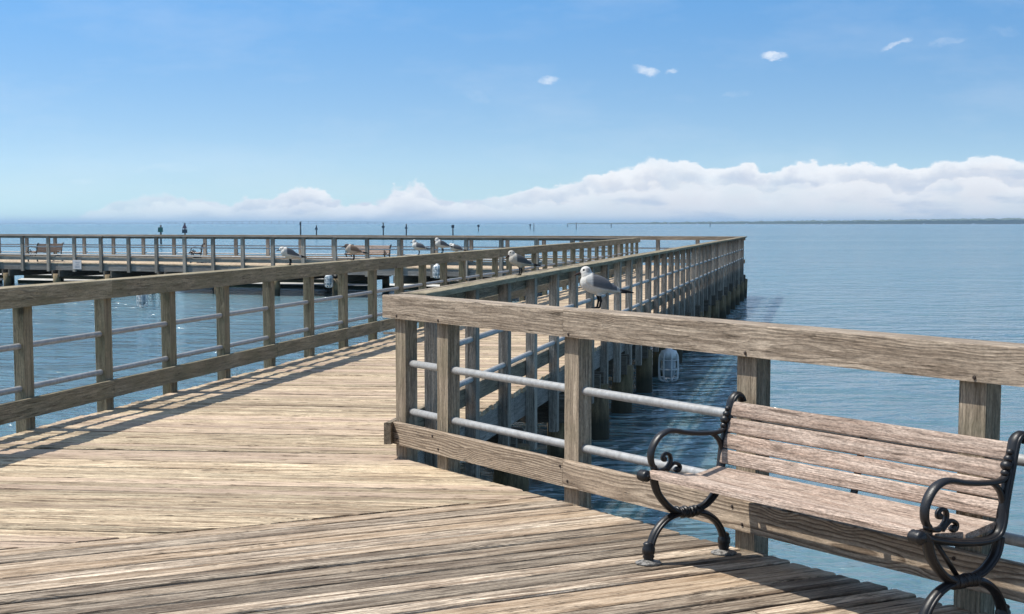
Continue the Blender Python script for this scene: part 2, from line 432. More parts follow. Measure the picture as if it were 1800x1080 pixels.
class MB:
    """mesh builder: verts, faces, grain coordinates and a random number per board"""
    def __init__(s, seed=None):
        s.v, s.f, s.gc, s.rn, s.sm = [], [], [], [], []

    def sweep(s, rings, gcs, rnd, cap=True, smooth=False):
        b = len(s.v)
        n = len(rings[0])
        for R, G in zip(rings, gcs):
            s.v += [tuple(p) for p in R]
            s.gc += [tuple(g) for g in G]
            s.rn += [rnd] * n
        for i in range(len(rings) - 1):
            for j in range(n):
                k = (j + 1) % n
                s.f.append((b + i * n + j, b + i * n + k, b + (i + 1) * n + k, b + (i + 1) * n + j))
                s.sm.append(smooth)
        if cap:
            s.f.append(tuple(b + j for j in reversed(range(n))))
            s.f.append(tuple(b + (len(rings) - 1) * n + j for j in range(n)))
            s.sm += [False, False]

    def board(s, p0, p1, w, h, up=(0, 0, 1), seg=0.5, r=0.004, jit=0.0, skew=(0, 0), cup=0.0, rnd=None, smooth=False, pith=None, twist=0.0):
        """timber from p0 to p1 (centre line), w across, h along up; skew shifts the two ends of the +side/-side edges along the length"""
        p0, p1 = Vector(p0), Vector(p1)
        d = p1 - p0
        L = d.length
        d.normalize()
        up = Vector(up)
        side = d.cross(up).normalized()
        up = side.cross(d).normalized()
        a, b = w / 2, h / 2
        r = min(r, a * 0.4, b * 1.2)
        prof = [(-a, -b), (a, -b), (a, b - r), (a - r * 0.35, b - r * 0.38), (a - r * 1.0, b - r * 0.10), (a - r * 2.0, b), (0, b + cup), (-a + r * 2.0, b), (-a + r * 1.0, b - r * 0.10), (-a + r * 0.35, b - r * 0.38), (-a, b - r)]
        n = max(1, int(L / seg))
        lo = rng.uniform(0, 60)
        if pith is None:
            pith = (rng.uniform(-0.07, 0.07), rng.choice((-1, 1)) * rng.uniform(0.02, 0.12))
        rnd = rng.random() if rnd is None else rnd
        q = rng.uniform(0, 6.28)
        q2 = rng.uniform(0, 6.28)
        tw = rng.uniform(-twist, twist)
        rings, gcs = [], []
        for i in range(n + 1):
            t = i / n
            wob = jit * (sin(t * L * 1.7 + q) + 0.5 * sin(t * L * 5.1 + q2)) + rng.uniform(-jit, jit) * 0.5
            wz = jit * 0.7 * sin(t * L * 1.1 + q2)
            R, G = [], []
            for (x, z) in prof:
                f = (x / a + 1) / 2
                s0 = skew[0] * (f - 0.5) * 2
                s1 = skew[1] * (f - 0.5) * 2
                l = t * (L + s1 - s0) + s0
                xx = x + wob * (1 if x > 0 else -1 if x < 0 else 0) * 0.6
                zz_ = z + wz + tw * x * (t - 0.5)
                R.append(p0 + d * l + side * xx + up * zz_)
                G.append((l + lo, x - pith[0], z - pith[1]))
            rings.append(R)
            gcs.append(G)
        s.sweep(rings, gcs, rnd, smooth=smooth)

    def tube(s, pts, r, sides=12, ell=None, side=None, rnd=0.5, cap=True):
        """round or elliptical bar along pts; r a number or a list; ell = (across side, in plane) factors; side = fixed sideways vector"""
        P = [Vector(p) for p in pts]
        n = len(P)
        rad = r if isinstance(r, (list, tuple)) else [r] * n
        rings, gcs = [], []
        prev = None
        L = 0
        for i in range(n):
            t = (P[min(i + 1, n - 1)] - P[max(i - 1, 0)]).normalized()
            if side is not None:
                e1 = Vector(side).normalized()
                e2 = t.cross(e1).normalized()
            else:
                ref = prev or (Vector((0, 0, 1)) if abs(t.z) < 0.9 else Vector((1, 0, 0)))
                e1 = (ref - t * ref.dot(t)).normalized()
                prev = e1
                e2 = t.cross(e1)
            if i:
                L += (P[i] - P[i - 1]).length
            ka, kb = ell or (1, 1)
            R, G = [], []
            for j in range(sides):
                A = 2 * pi * j / sides
                x, y = cos(A) * rad[i] * ka, sin(A) * rad[i] * kb
                R.append(P[i] + e1 * x + e2 * y)
                G.append((L, x, y))
            rings.append(R)
            gcs.append(G)
        s.sweep(rings, gcs, rnd, cap, True)

    def lathe(s, prof, origin=(0, 0, 0), sides=16, axis='Z', sq=None):
        o = Vector(origin)
        rings, gcs = [], []
        for (r, z) in prof:
            R = []
            for j in range(sides):
                A = 2 * pi * j / sides
                k = 1 if not sq else 1 + sq * (abs(cos(4 * A)))
                p = (cos(A) * r * k, sin(A) * r * k, z)
                if axis == 'X':
                    p = (z, p[0], p[1])
                elif axis == 'Y':
                    p = (p[0], z, p[1])
                R.append(o + Vector(p))
            rings.append(R)
            gcs.append([tuple(x) for x in R])
        s.sweep(rings, gcs, 0.5, True, True)

    def ball(s, c, r, sx=1, sy=1, sz=1, n=8):
        c = Vector(c)
        prof = [(max(1e-4, sin(pi * i / n)) * r, -cos(pi * i / n) * r) for i in range(n + 1)]
        rings = [[c + Vector((cos(2 * pi * j / 12) * R * sx, sin(2 * pi * j / 12) * R * sy, z * sz)) for j in range(12)] for R, z in prof]
        s.sweep(rings, [[tuple(p) for p in R] for R in rings], 0.5, True, True)

    def poly(s, pts, thick_vec):
        """a flat outline given thickness"""
        b = len(s.v)
        n = len(pts)
        T = Vector(thick_vec)
        for k in (0, 1):
            for p in pts:
                q = Vector(p) + T * k
                s.v.append(tuple(q))
                s.gc.append(tuple(q))
                s.rn.append(0.5)
        s.f.append(tuple(b + i for i in range(n)))
        s.f.append(tuple(b + n + i for i in reversed(range(n))))
        s.sm += [False, False]
        for i in range(n):
            k = (i + 1) % n
            s.f.append((b + i, b + n + i, b + n + k, b + k))
            s.sm.append(False)

    def build(s, name, mat, parent=None):
        me = bpy.data.meshes.new(name)
        me.from_pydata(s.v, [], s.f)
        a = me.attributes.new('gc', 'FLOAT_VECTOR', 'POINT')
        a.data.foreach_set('vector', [x for g in s.gc for x in g])
        a = me.attributes.new('rnd', 'FLOAT', 'POINT')
        a.data.foreach_set('value', s.rn)
        me.polygons.foreach_set('use_smooth', s.sm)
        bm = bmesh.new()
        bm.from_mesh(me)
        bmesh.ops.recalc_face_normals(bm, faces=bm.faces)
        bm.to_mesh(me)
        bm.free()
        me.materials.append(mat)
        me.update()
        return link(name, me, parent)


def cat_rom(pts, n=6):
    """smooth curve through pts"""
    P = [Vector(p) for p in pts]
    P = [P[0] * 2 - P[1]] + P + [P[-1] * 2 - P[-2]]
    out = []
    for i in range(1, len(P) - 2):
        for k in range(n):
            t = k / n
            a, b, c, d = P[i - 1], P[i], P[i + 1], P[i + 2]
            out.append(0.5 * ((2 * b) + (c - a) * t + (2 * a - 5 * b + 4 * c - d) * t * t + (3 * b - a - 3 * c + d) * t ** 3))
    out.append(P[-2])
    return out


# ------------------------------------------------------------------ the site in plan
V2 = lambda x, y: Vector((x, y, 0))
WATER_Z = -1.10
Dp = V2(sin(radians(10.9)), cos(radians(10.9)))      # along the walkway
Np = V2(Dp.y, -Dp.x)                                 # to its right
Bd = V2(sin(radians(148.4)), cos(radians(148.4)))    # along the platform railing, towards the viewer
Bn = V2(sin(radians(58.4)), cos(radians(58.4)))      # out over the water
LE, RE, NE = -5.83, -2.75, 4.86                      # deck edges: walkway left, walkway right, platform
UPZ = Vector((0, 0, 1))


def P_walk(s, n, z=0.0):
    return Dp * s + Np * n + UPZ * z


def P_near(a, o, z=0.0):
    return Bd * a + Bn * o + UPZ * z


def isect(p, d, q, e):
    cr = d.x * e.y - d.y * e.x
    t = ((q - p).x * e.y - (q - p).y * e.x) / cr
    return p + d * t


corner = isect(P_walk(0, RE), Dp, P_near(0, NE), Bd)
EL = P_walk(52.2, LE)
ER = P_walk(58.6, RE)
Tf = V2(-sin(radians(64)), cos(radians(64)))        # cross pier front edge, going left
Tb = V2(-sin(radians(68.7)), cos(radians(68.7)))    # cross pier back edge, going left
TFL, TBL = EL + Tf * 44, ER + Tb * 47
seam_d = V2(sin(radians(60.4)), cos(radians(60.4)))
seam_r = isect(V2(0.162, 8.977), seam_d, P_near(0, NE), Bd)
seam_l = isect(V2(0.162, 8.977), seam_d, P_walk(0, LE), Dp)

# ------------------------------------------------------------------ water, far shore
wb = MB()
zb = WATER_Z - 2.0
wv = [(x, y, z) for z in (zb, WATER_Z) for x, y in ((-30000, -300), (30000, -300), (30000, 42000), (-30000, 42000))]
wb.v, wb.gc, wb.rn = wv, list(wv), [0.5] * 8
wb.f = [(0, 3, 2, 1), (4, 5, 6, 7), (0, 1, 5, 4), (1, 2, 6, 5), (2, 3, 7, 6), (3, 0, 4, 7)]
wb.sm = [False] * 6
tag(wb.build('water', M['water']), kind='structure')


def shore_strip(name, dist, x0, x1, hfun, depth, mat, step):
    m = MB()
    n = int((x1 - x0) / step)
    rings = []
    for i in range(n + 1):
        x = x0 + (x1 - x0) * i / n
        h = hfun(x, i)
        y = dist + 60 * sin(x * 0.004)
        rings.append([Vector((x, y, WATER_Z - 0.5)), Vector((x, y + 2, WATER_Z + h * 0.75)), Vector((x, y + depth * 0.35, WATER_Z + h)), Vector((x, y + depth, WATER_Z + h * 0.6)), Vector((x, y + depth, WATER_Z - 0.5))])
    m.sweep(rings, [[tuple(p) for p in R] for R in rings], 0.5)
    return m.build(name, mat)


D_S = 5200


def tree_h(x, i):
    pxx = 900 + x / D_S * 2815
    f = max(0.05, min(1, (pxx - 985) / 900.0))
    return (3.0 + 19.0 * f) * (0.78 + 0.26 * rng.random()) + (2.0 if rng.random() < 0.06 else 0)


far = shore_strip('distant_wooded_shore', D_S, 190, 3000, tree_h, 200, M['trees'], 5.0)
tag(far, 'long low wooded shore on the horizon at the right', 'woodland', kind='stuff')
low = shore_strip('far_shore', 17000, -9000, 9000, lambda x, i: 9 + 5 * rng.random(), 300, M['trees'], 60)
tag(low, kind='structure')
beach = shore_strip('shore', D_S - 30, 200, 3000, lambda x, i: 0.55, 25, M['sand'], 60)
tag(beach, kind='structure')

# ------------------------------------------------------------------ decks
def scan(poly, p, d):
    """intervals of the line p + t d inside polygon"""
    ts = []
    n = len(poly)
    nrm = V2(-d.y, d.x)
    for i in range(n):
        a, b = poly[i] - p, poly[(i + 1) % n] - p
        da, db = a.dot(nrm), b.dot(nrm)
        if (da < 0) != (db < 0):
            k = da / (da - db)
            ts.append((a + (b - a) * k).dot(d))
    ts.sort()
    return [(ts[i], ts[i + 1]) for i in range(0, len(ts) - 1, 2)]


def planking(m, poly, d, w=0.138, gap=0.007, seg=0.5, thick=0.038, jit=0.002, maxlen=None, over=0.02, edge=0.008):
    nrm = V2(-d.y, d.x)
    qs = [p.dot(nrm) for p in poly]
    q = min(qs) + 0.001
    while q < max(qs):
        ww = w + rng.uniform(-0.006, 0.004)
        g = max(0.003, gap + rng.uniform(-0.006, 0.008))
        mid = scan(poly, nrm * (q + ww / 2), d)
        e0 = scan(poly, nrm * (q + 0.004), d)
        e1 = scan(poly, nrm * (q + ww - 0.004), d)
        for k, (a, b) in enumerate(mid):
            if b - a < 0.08:
                continue
            s0 = s1 = 0
            if len(e0) == len(mid) == len(e1):
                # board() measures skew towards its right-hand side
                s0 = max(-0.6, min(0.6, (e0[k][0] - e1[k][0]) / 2))
                s1 = max(-0.6, min(0.6, (e0[k][1] - e1[k][1]) / 2))
            cuts = [a - rng.uniform(0, over) * (1 if a == mid[0][0] else 0)]
            if maxlen and b - a > maxlen * 1.3:
                t = a + rng.uniform(0.5, maxlen)
                while t < b - 0.8:
                    cuts.append(t)
                    t += maxlen
            cuts.append(b + rng.uniform(0, over))
            z = -thick / 2 + rng.uniform(-0.003, 0.003)
            for i in range(len(cuts) - 1):
                p0 = nrm * (q + ww / 2) + d * (cuts[i] + (0.002 if i else 0)) + UPZ * z
                p1 = nrm * (q + ww / 2) + d * (cuts[i + 1] - 0.002) + UPZ * z
                m.board(p0, p1, ww, thick, seg=seg, r=edge, jit=jit, skew=(s0 if i == 0 else 0, s1 if i == len(cuts) - 2 else 0),
                        cup=rng.uniform(-0.004, 0.002), twist=0.01 if seg < 0.4 else 0.0)
        q += ww + g


def pile(x, y, parent, top=-0.5, r=0.15):
    m = MB()
    k = rng.uniform(0.82, 1.12)
    lx, ly = rng.uniform(-0.09, 0.09), rng.uniform(-0.06, 0.06)
    pts = [(x + lx * t, y + ly * t, top + (WATER_Z - 1.5 - top) * t) for t in (0, 0.15, 0.35, 0.55, 0.75, 1)]
    m.tube(pts, [r * k * f for f in (0.97, 1.0, 0.99, 1.03, 1.0, 1.05)], 14, rnd=rng.random())
    return m.build('piling', M['piling'], parent)


def under(parent, p0, p1, out, every, cap_len, first=1.0, fascia=True, mats=None, inner=None, posts=True):
    """rim joist along an edge, with cap beams and piles every few metres; out points away from the deck"""
    d = (p1 - p0)
    L = d.length
    d.normalize()
    if fascia:
        t = 0
        while t < L - 0.1:
            e = min(L, t + 4.1)
            m = MB()
            m.board(p0 + d * t - out * 0.02 + UPZ * -0.165, p0 + d * (e - 0.006) - out * 0.02 + UPZ * -0.165, 0.04, 0.245, seg=1.0)
            m.build('rim_joist', M['fascia'], parent)
            t = e
    t = first
    while t < L:
        c = p0 + d * t
        for k in (-0.17, 0.17):
            m = MB()
            m.board(c + d * k + out * 0.14 + UPZ * -0.42, c + d * k - out * cap_len + UPZ * -0.42, 0.075, 0.255, seg=1.5)
            m.build('cap_beam', M['beam'], parent)
        q = c + out * 0.07
        pile(q.x, q.y, parent, -0.43)
        t += every


plat = thing('pier_platform', 'wide plank platform in the foreground under the cast iron bench', 'pier', tuple(P_near(-6, 2.0)))
plat_poly = [seam_l, seam_r, P_near(2.0, NE), P_near(2.0, NE - 7.5), P_walk(-1.0, LE)]
pl_inv = plat.location.copy()


def at_origin(o):
    """children are built in world coordinates: shift them under their thing"""
    bpy.context.view_layer.update()
    inv = o.matrix_world.inverted()
    for ch in o.children:
        ch.matrix_parent_inverse = inv


m = MB()
planking(m, plat_poly, -seam_d, seg=0.22, jit=0.0028, gap=0.021, maxlen=6.1, over=0.035, edge=0.009, thick=0.052)
m.build('deck', M['deck_grey'], plat)
under(plat, seam_r + Bd * -1.6, P_near(2.0, NE), Bn, 3.0, 5.0, first=1.0)
under(plat, P_walk(0, LE), P_walk(8, LE), -Np, 3.1, 2.0, first=0.8, fascia=True)
at_origin(plat)

walk = thing('pier_walkway', 'long straight plank walkway running out over the bay between two railings', 'pier', tuple(P_walk(12, -4.3)))
plank_d = V2(sin(radians(97.0)), cos(radians(97.0)))
m = MB()
corner_gap = 0.002
sl, sr = seam_l + UPZ * 0, seam_r + UPZ * 0
off = V2(-seam_d.y, seam_d.x) * corner_gap
planking(m, [sl + off, sr + off, corner, P_walk(22, RE), P_walk(22, LE)], -plank_d, seg=0.22, jit=0.003, gap=0.012, edge=0.007, thick=0.045)
wfar = [P_walk(22.01, LE), P_walk(22.01, RE), ER, EL]
planking(m, wfar, -plank_d, seg=1.0, jit=0.002, gap=0.008)
m.build('deck', M['deck_warm'], walk)
under(walk, corner + Dp * 0.1, ER, Np, 2.75, 3.1, first=0.9)
under(walk, P_walk(8.02, LE), EL, -Np, 2.75, 0.3, first=2.4)
for n_ in (-5.2, -4.6, -4.0, -3.4):
    m = MB()
    m.board(P_walk(11, n_, -0.165), P_walk(52, n_, -0.165), 0.045, 0.24, seg=6)
    m.build('joist', M['fascia'], walk)
at_origin(walk)

cross = thing('cross_pier', 'plank pier crossing the far end of the walkway, on pilings', 'pier', tuple((EL + ER) / 2))
m = MB()
tpoly = [EL, ER, TBL, TFL]
tdir = V2(-Tf.y, Tf.x)
planking(m, [EL + Tf * 0.02, ER + Tb * 0.02, TBL, TFL], Tf, seg=4.0, jit=0.002, gap=0.008, maxlen=5)
m.build('deck', M['deck_warm'], cross)
TFn = V2(-Tf.y, Tf.x)
TFn = TFn if TFn.y < 0 else -TFn
TBn = V2(-Tb.y, Tb.x)
TBn = TBn if TBn.y > 0 else -TBn
under(cross, EL, TFL, TFn, 2.6, 3.0, first=1.2)
under(cross, ER, TBL, TBn, 2.6, 1.0, first=1.4)
for k in (0.25, 0.5, 0.75):
    m = MB()
    m.board(EL.lerp(ER, k) + UPZ * -0.165, TFL.lerp(TBL, k) + UPZ * -0.165, 0.045, 0.24, seg=8)
    m.build('joist', M['fascia'], cross)
at_origin(cross)

# ------------------------------------------------------------------ railings
def railing(name, label, o, d, out, a0, a1, posts, mrail, mpost, mcap=None, post_bottom=-0.36, top_h=0.15, joints=None, kick=(0.10, 0.245), end=(0.0, 0.0), sides=12, kick_ends=None, group=None, pseg=0.3, mkick=None):
    """o + d*a runs along the deck edge; out points away from the deck"""
    root = thing(name, label, 'railing', tuple(o + d * a0), group=group)
    mcap = mcap or mrail
    for a in posts:
        m = MB()
        c = o + d * (a + rng.uniform(-0.012, 0.012)) + out * 0.046
        lean = d * rng.uniform(-0.009, 0.009)
        m.board(c + UPZ * post_bottom, c + lean + UPZ * 1.038, 0.14, 0.089, up=out, seg=pseg, r=0.005, jit=0.0008, pith=(rng.uniform(-0.04, 0.04), rng.uniform(-0.06, 0.06)))
        m.build('post', mpost, root)
    joints = joints or []
    cuts = [a0] + joints + [a1]
    for i in range(len(cuts) - 1):
        x0, x1 = cuts[i] + (0.002 if i else 0), cuts[i + 1] - 0.002
        dz = rng.uniform(-0.002, 0.002)
        m = MB()
        c = o - out * 0.0235
        zc = 1.08 - top_h / 2 + dz
        m.board(c + d * x0 + UPZ * zc, c + d * x1 + UPZ * zc, 0.045, top_h, seg=0.4, r=0.006, jit=0.0012, pith=(rng.choice((-1, 1)) * rng.uniform(0.03, 0.08), rng.uniform(-0.03, 0.03)))
        m.build('top_rail', mrail, root)
        m = MB()
        c = o + out * 0.078
        m.board(c + d * (x0 + 0.0) + UPZ * (1.06 + dz), c + d * x1 + UPZ * (1.06 + dz), 0.152, 0.0385, seg=0.4, r=0.006, jit=0.0015)
        m.build('rail_cap', mcap, root)
        k0, k1 = x0, x1
        if kick_ends and i == 0:
            k0 = kick_ends[0]
        m = MB()
        c = o - out * 0.0235
        zc = (kick[0] + kick[1]) / 2 + rng.uniform(-0.003, 0.003)
        m.board(c + d * k0 + UPZ * zc, c + d * k1 + UPZ * zc, 0.045, kick[1] - kick[0], seg=0.4, r=0.006, jit=0.0012, pith=(rng.choice((-1, 1)) * rng.uniform(0.02, 0.05), rng.uniform(-0.04, 0.04)))
        m.build('kick_board', mkick or mrail, root)
    for z in (0.633, 0.314):
        m = MB()
        c = o + out * 0.046 + UPZ * z
        L = posts[-1] - posts[0]
        n = max(2, int(L / 1.0))
        m.tube([c + d * (posts[0] + L * i / n) for i in range(n + 1)], 0.0235, sides)
        m.build('pipe', M['galv'], root)
    at_origin(root)
    return root


def steps(a, b, s):
    out = []
    while a < b:
        out.append(a)
        a += s
    return out


NEAR0 = P_near(0, NE)
near_posts = [-9.31, -8.75, -7.28, -5.79, -4.40, -2.95, -1.5, 0.0, 1.4]
railing('railing', 'sunlit tan timber railing with steel pipes behind the iron bench, ending at the corner', NEAR0, Bd, Bn, -9.47, 1.7, near_posts,
        M['rail_tan'], M['post'], joints=[-7.29, -2.95], kick_ends=(-9.345, 9), sides=20, mkick=M['kick_tan'])
near_rail = [o for o in COL.objects if o.get('label', '').startswith('sunlit tan')][0]
bpy.context.view_layer.update()
for a in near_posts[:-2]:
    for (da, z) in ((0.045, 0.947), (-0.035, 0.21), (0.04, 0.135)):
        m = MB()
        c = P_near(a + da, NE - 0.046, z)
        m.tube([c, c - Bn * 0.0045, c - Bn * 0.006], [0.0085, 0.0085, 0.005], 8)
        bo = m.build('bolt', M['bolt'], near_rail)
        bo.matrix_parent_inverse = near_rail.matrix_world.inverted()
left_posts = [11.05 + 1.368 * k for k in range(-8, 31) if 11.05 + 1.368 * k < 52.3]
railing('railing', 'shaded olive timber railing casting its shadow on the left side of the walkway', P_walk(0, LE), Dp, -Np, -0.3, 52.3, left_posts,
        M['rail_olive'], M['rail_olive'], joints=[left_posts[i] for i in range(3, len(left_posts) - 1, 3)], sides=14)
right_posts = [11.04 + 1.33 * k for k in range(0, 36)]
right_posts = [a for a in right_posts if a < 58.4]
railing('railing', 'water side railing of the walkway, seen from outside, running to its far corner', P_walk(0, RE), Dp, Np, 10.43, 58.55, right_posts,
        M['post'], M['far_post'], mcap=M['rail_olive'], post_bottom=-0.62, joints=[right_posts[i] for i in range(2, len(right_posts) - 1, 3)], kick_ends=(10.06, 99), sides=12)
tf_posts = steps(1.0, 44, 1.335)
railing('railing', 'grey railing along the near edge of the cross pier, in the left half', EL, Tf, TFn, 0.05, 44, tf_posts,
        M['far_post'], M['far_post'], mcap=M['fascia'], post_bottom=-0.34, joints=[tf_posts[i] for i in range(2, len(tf_posts) - 1, 3)], sides=8, top_h=0.11, pseg=1.0)
tb_posts = steps(0.2, 47, 1.5)
railing('railing', 'brown railing on the far edge of the cross pier, reaching the far corner', ER, Tb, TBn, -0.1, 47, tb_posts,
        M['post'], M['far_post'], mcap=M['fascia'], joints=[tb_posts[i] for i in range(2, len(tb_posts) - 1, 3)], sides=8, top_h=0.14, pseg=1.0)

# ------------------------------------------------------------------ bench
def bench_mesh(name, label, length=1.67, group=None):
    """local x: along the bench (0 at one end frame, length at the other), y: front to back, z up"""
    root = thing(name, label, 'bench', group=group)

    def curve(x, pts, n=6):
        return cat_rom([(x, d, z) for d, z in pts], n)
    for x in (0.0, length):
        sx = Vector((1, 0, 0))
        f = MB()
        up = [(0.02, 0.406), (0.10, 0.388), (0.22, 0.368), (0.33, 0.362), (0.392, 0.376), (0.419, 0.416), (0.430, 0.49), (0.440, 0.541), (0.458, 0.624), (0.474, 0.70), (0.486, 0.735), (0.508, 0.752), (0.532, 0.745), (0.545, 0.722)]
        C = curve(x, up)
        f.tube(C, [0.017] * len(C), 10, (1.45, 0.95), sx)
        # raised rib on the outer faces
        for s in (-1, 1):
            f.tube([p + Vector((s * 0.021, 0, 0)) for p in C], 0.0085, 6)
        # scroll knob at the seat nose
        f.lathe([(0.001, -0.032), (0.020, -0.030), (0.027, -0.021), (0.024, -0.012), (0.029, 0), (0.024, 0.012), (0.027, 0.021), (0.020, 0.030), (0.001, 0.032)], (x, -0.022, 0.413), 14, 'X')
        f.ball((x, -0.022, 0.413), 0.016, 2.6, 1, 1)
        f.ball((x, 0.032, 0.445), 0.016, 1.3)
        # little leaves where the armrest meets the back
        for (d, z, r) in ((0.452, 0.640, 0.020), (0.462, 0.665, 0.016), (0.446, 0.612, 0.015), (0.470, 0.690, 0.013)):
            f.ball((x, d - 0.012, z), r, 1.3)
        fr = f.build('end_frame', M['iron'], root)
        a = MB()
        arm = [(0.445, 0.612), (0.425, 0.592), (0.39, 0.582), (0.30, 0.584), (0.211, 0.594), (0.150, 0.606), (0.105, 0.606), (0.060, 0.586), (0.028, 0.548), (0.014, 0.505), (0.020, 0.465), (0.045, 0.436), (0.085, 0.428)]
        C = curve(x, arm)
        n = len(C)
        a.tube(C, [0.0115 + 0.005 * sin(pi * i / n) for i in range(n)], 10, (1.5, 0.75), sx)
        a.tube(curve(x, [(0.36, 0.582), (0.392, 0.562), (0.414, 0.534), (0.425, 0.50), (0.428, 0.46)]), 0.012, 8, (1.3, 0.9), sx)
        sc = [(0.06, 0.432), (0.095, 0.436), (0.118, 0.454), (0.127, 0.478), (0.119, 0.499), (0.098, 0.505), (0.083, 0.494), (0.084, 0.478), (0.096, 0.475)]
        a.tube(curve(x, sc), 0.0095, 8, (1.5, 0.9), sx)
        sc = [(0.105, 0.425), (0.120, 0.440), (0.142, 0.456), (0.165, 0.454), (0.180, 0.440), (0.176, 0.424), (0.160, 0.420), (0.152, 0.430)]
        a.tube(curve(x, sc), 0.0095, 8, (1.5, 0.9), sx)
        a.ball((x, 0.092, 0.482), 0.011, 1.5)
        a.ball((x, 0.163, 0.430), 0.011, 1.5)
        a.build('armrest', M['iron'], fr)
        for pts, foot in (([(0.030, 0.400), (0.040, 0.362), (0.058, 0.322), (0.098, 0.275), (0.143, 0.240), (0.19, 0.224), (0.185, 0.222), (0.13, 0.210), (0.082, 0.185), (0.042, 0.143), (0.018, 0.092), (0.009, 0.05), (0.007, 0.012)], 0.007),
                          ([(0.412, 0.372), (0.405, 0.332), (0.385, 0.292), (0.335, 0.250), (0.285, 0.233), (0.24, 0.224), (0.245, 0.222), (0.295, 0.216), (0.345, 0.199), (0.396, 0.163), (0.430, 0.112), (0.444, 0.06), (0.446, 0.012)], 0.446)):
            g = MB()
            for part in (pts[:6], pts[6:]):
                C = curve(x, part)
                g.tube(C, [0.0165] * len(C), 10, (1.35, 1.0), sx)
                for s in (-1, 1):
                    g.tube([p + Vector((s * 0.02, 0, 0)) for p in C], 0.008, 6)
            g.lathe([(0.018, 0.105), (0.026, 0.098), (0.024, 0.088), (0.030, 0.078), (0.030, 0.055), (0.024, 0.046), (0.028, 0.038), (0.022, 0.028), (0.024, 0.012)], (x, foot, 0), 12)
            s_ = 1 if foot > 0.2 else -1
            for k in range(6):
                g.ball((x + rng.uniform(-0.012, 0.012), 0.2215 + s_ * (0.006 + 0.011 * k), 0.224 + rng.uniform(-0.004, 0.004)), 0.021 if k % 2 else 0.027, 1.25, 0.55, 1)
            g.build('leg', M['iron'], fr)
            b = MB()
            b.lathe([(0.001, 0.001), (0.050, 0.001), (0.056, 0.006), (0.054, 0.013), (0.034, 0.019), (0.024, 0.024), (0.001, 0.025)], (x, foot, 0), 24, sq=0.12)
            b.build('foot', M['flange'], fr)
    # diagonal brace seen under the seat beside the near frame
    b = MB()
    b.tube([(length - 0.03, 0.085, 0.40), (length - 0.02, 0.225, 0.225)], 0.010, 8)
    b.build('brace', M['iron'], root)
    e = 0.012
    back = [((0.489, 0.692), 0.070), ((0.470, 0.617), 0.070), ((0.451, 0.545), 0.069), ((0.433, 0.473), 0.068)]
    for (d, z), w in back:
        s = MB()
        nrm = Vector((0, -0.967, 0.255))
        s.board((e, d - 0.012, z - 0.003), (length - e, d - 0.012, z - 0.003), w, 0.022, up=nrm, seg=0.25, r=0.006, jit=0.0014, cup=0.0012)
        s.build('slat', M['slat'], root)
    seat = [((0.028, 0.411), 0.086, 0.036), ((0.156, 0.390), 0.152, 0.026), ((0.325, 0.390), 0.164, 0.026)]
    for (d, z), w, h in seat:
        s = MB()
        s.board((e, d, z + 0.008), (length - e, d, z + 0.008), w, h, up=(0, 0.06, 1) if d < 0.3 else (0, -0.20, 1), seg=0.25, r=0.016 if h > 0.03 else 0.006, jit=0.0015, cup=-0.001)
        s.build('slat', M['slat'], root)
    st = MB()
    C = curve(length * 0.52, [(0.05, 0.380), (0.2, 0.360), (0.34, 0.352), (0.408, 0.372), (0.436, 0.43), (0.468, 0.58), (0.496, 0.715)])
    st.tube(C, 0.010, 6, (2.2, 0.5), sx)
    st.build('support_strap', M['iron'], root)
    return root


bench = bench_mesh('bench', 'bench with four pinkish back slats and scrolled black iron frames standing in the right foreground')
front_left = Vector((0.623, 7.151, 0)) - Bn * 0.007
bench.location = (front_left.x, front_left.y, 0.0)
bench.rotation_euler = (0, 0, atan2(Bd.y, Bd.x))


def place_bench(p, rz, label):
    b = copy_tree(bench)
    b.location = tuple(p)
    b.rotation_euler = (0, 0, rz)
    b['label'] = label
    return b


def t_point(xpx, off):
    """a point on the cross pier: along the sight line azimuth to pixel column xpx, off metres behind its near edge"""
    d = V2((xpx - 900) / 2813.0, 1.0)
    return isect(V2(0, 0), d, EL - TFn * off, Tf)


p = t_point(607, 2.4)
place_bench(p, atan2(-Tf.y, -Tf.x), 'far pale bench facing us on the cross pier beyond a brown gull')
p = t_point(92, 2.2)
place_bench(p, atan2(Tf.y, Tf.x) + 1.68, 'far dark bench standing askew at the left end of the cross pier')
p = t_point(335, 3.0)
place_bench(p, atan2(Tf.y, Tf.x) + 2.2, 'far bench seen end on, its two black armrests just above the lower pipe')

# ------------------------------------------------------------------ gulls
def ell(bm, c, r, rot=(0, 0, 0), sub=3):
    mat = Matrix.Translation(c) @ Euler(rot).to_matrix().to_4x4() @ Matrix.Diagonal((*r, 1))
    bmesh.ops.create_icosphere(bm, subdivisions=sub, radius=1, matrix=mat)


def cone(bm, a, b, r0, r1, sides=10):
    a, b = Vector(a), Vector(b)
    d = b - a
    mat = Matrix.Translation((a + b) / 2) @ d.to_track_quat('Z', 'Y').to_matrix().to_4x4()
    bmesh.ops.create_cone(bm, cap_ends=True, segments=sides, radius1=r0, radius2=r1, depth=d.length, matrix=mat)


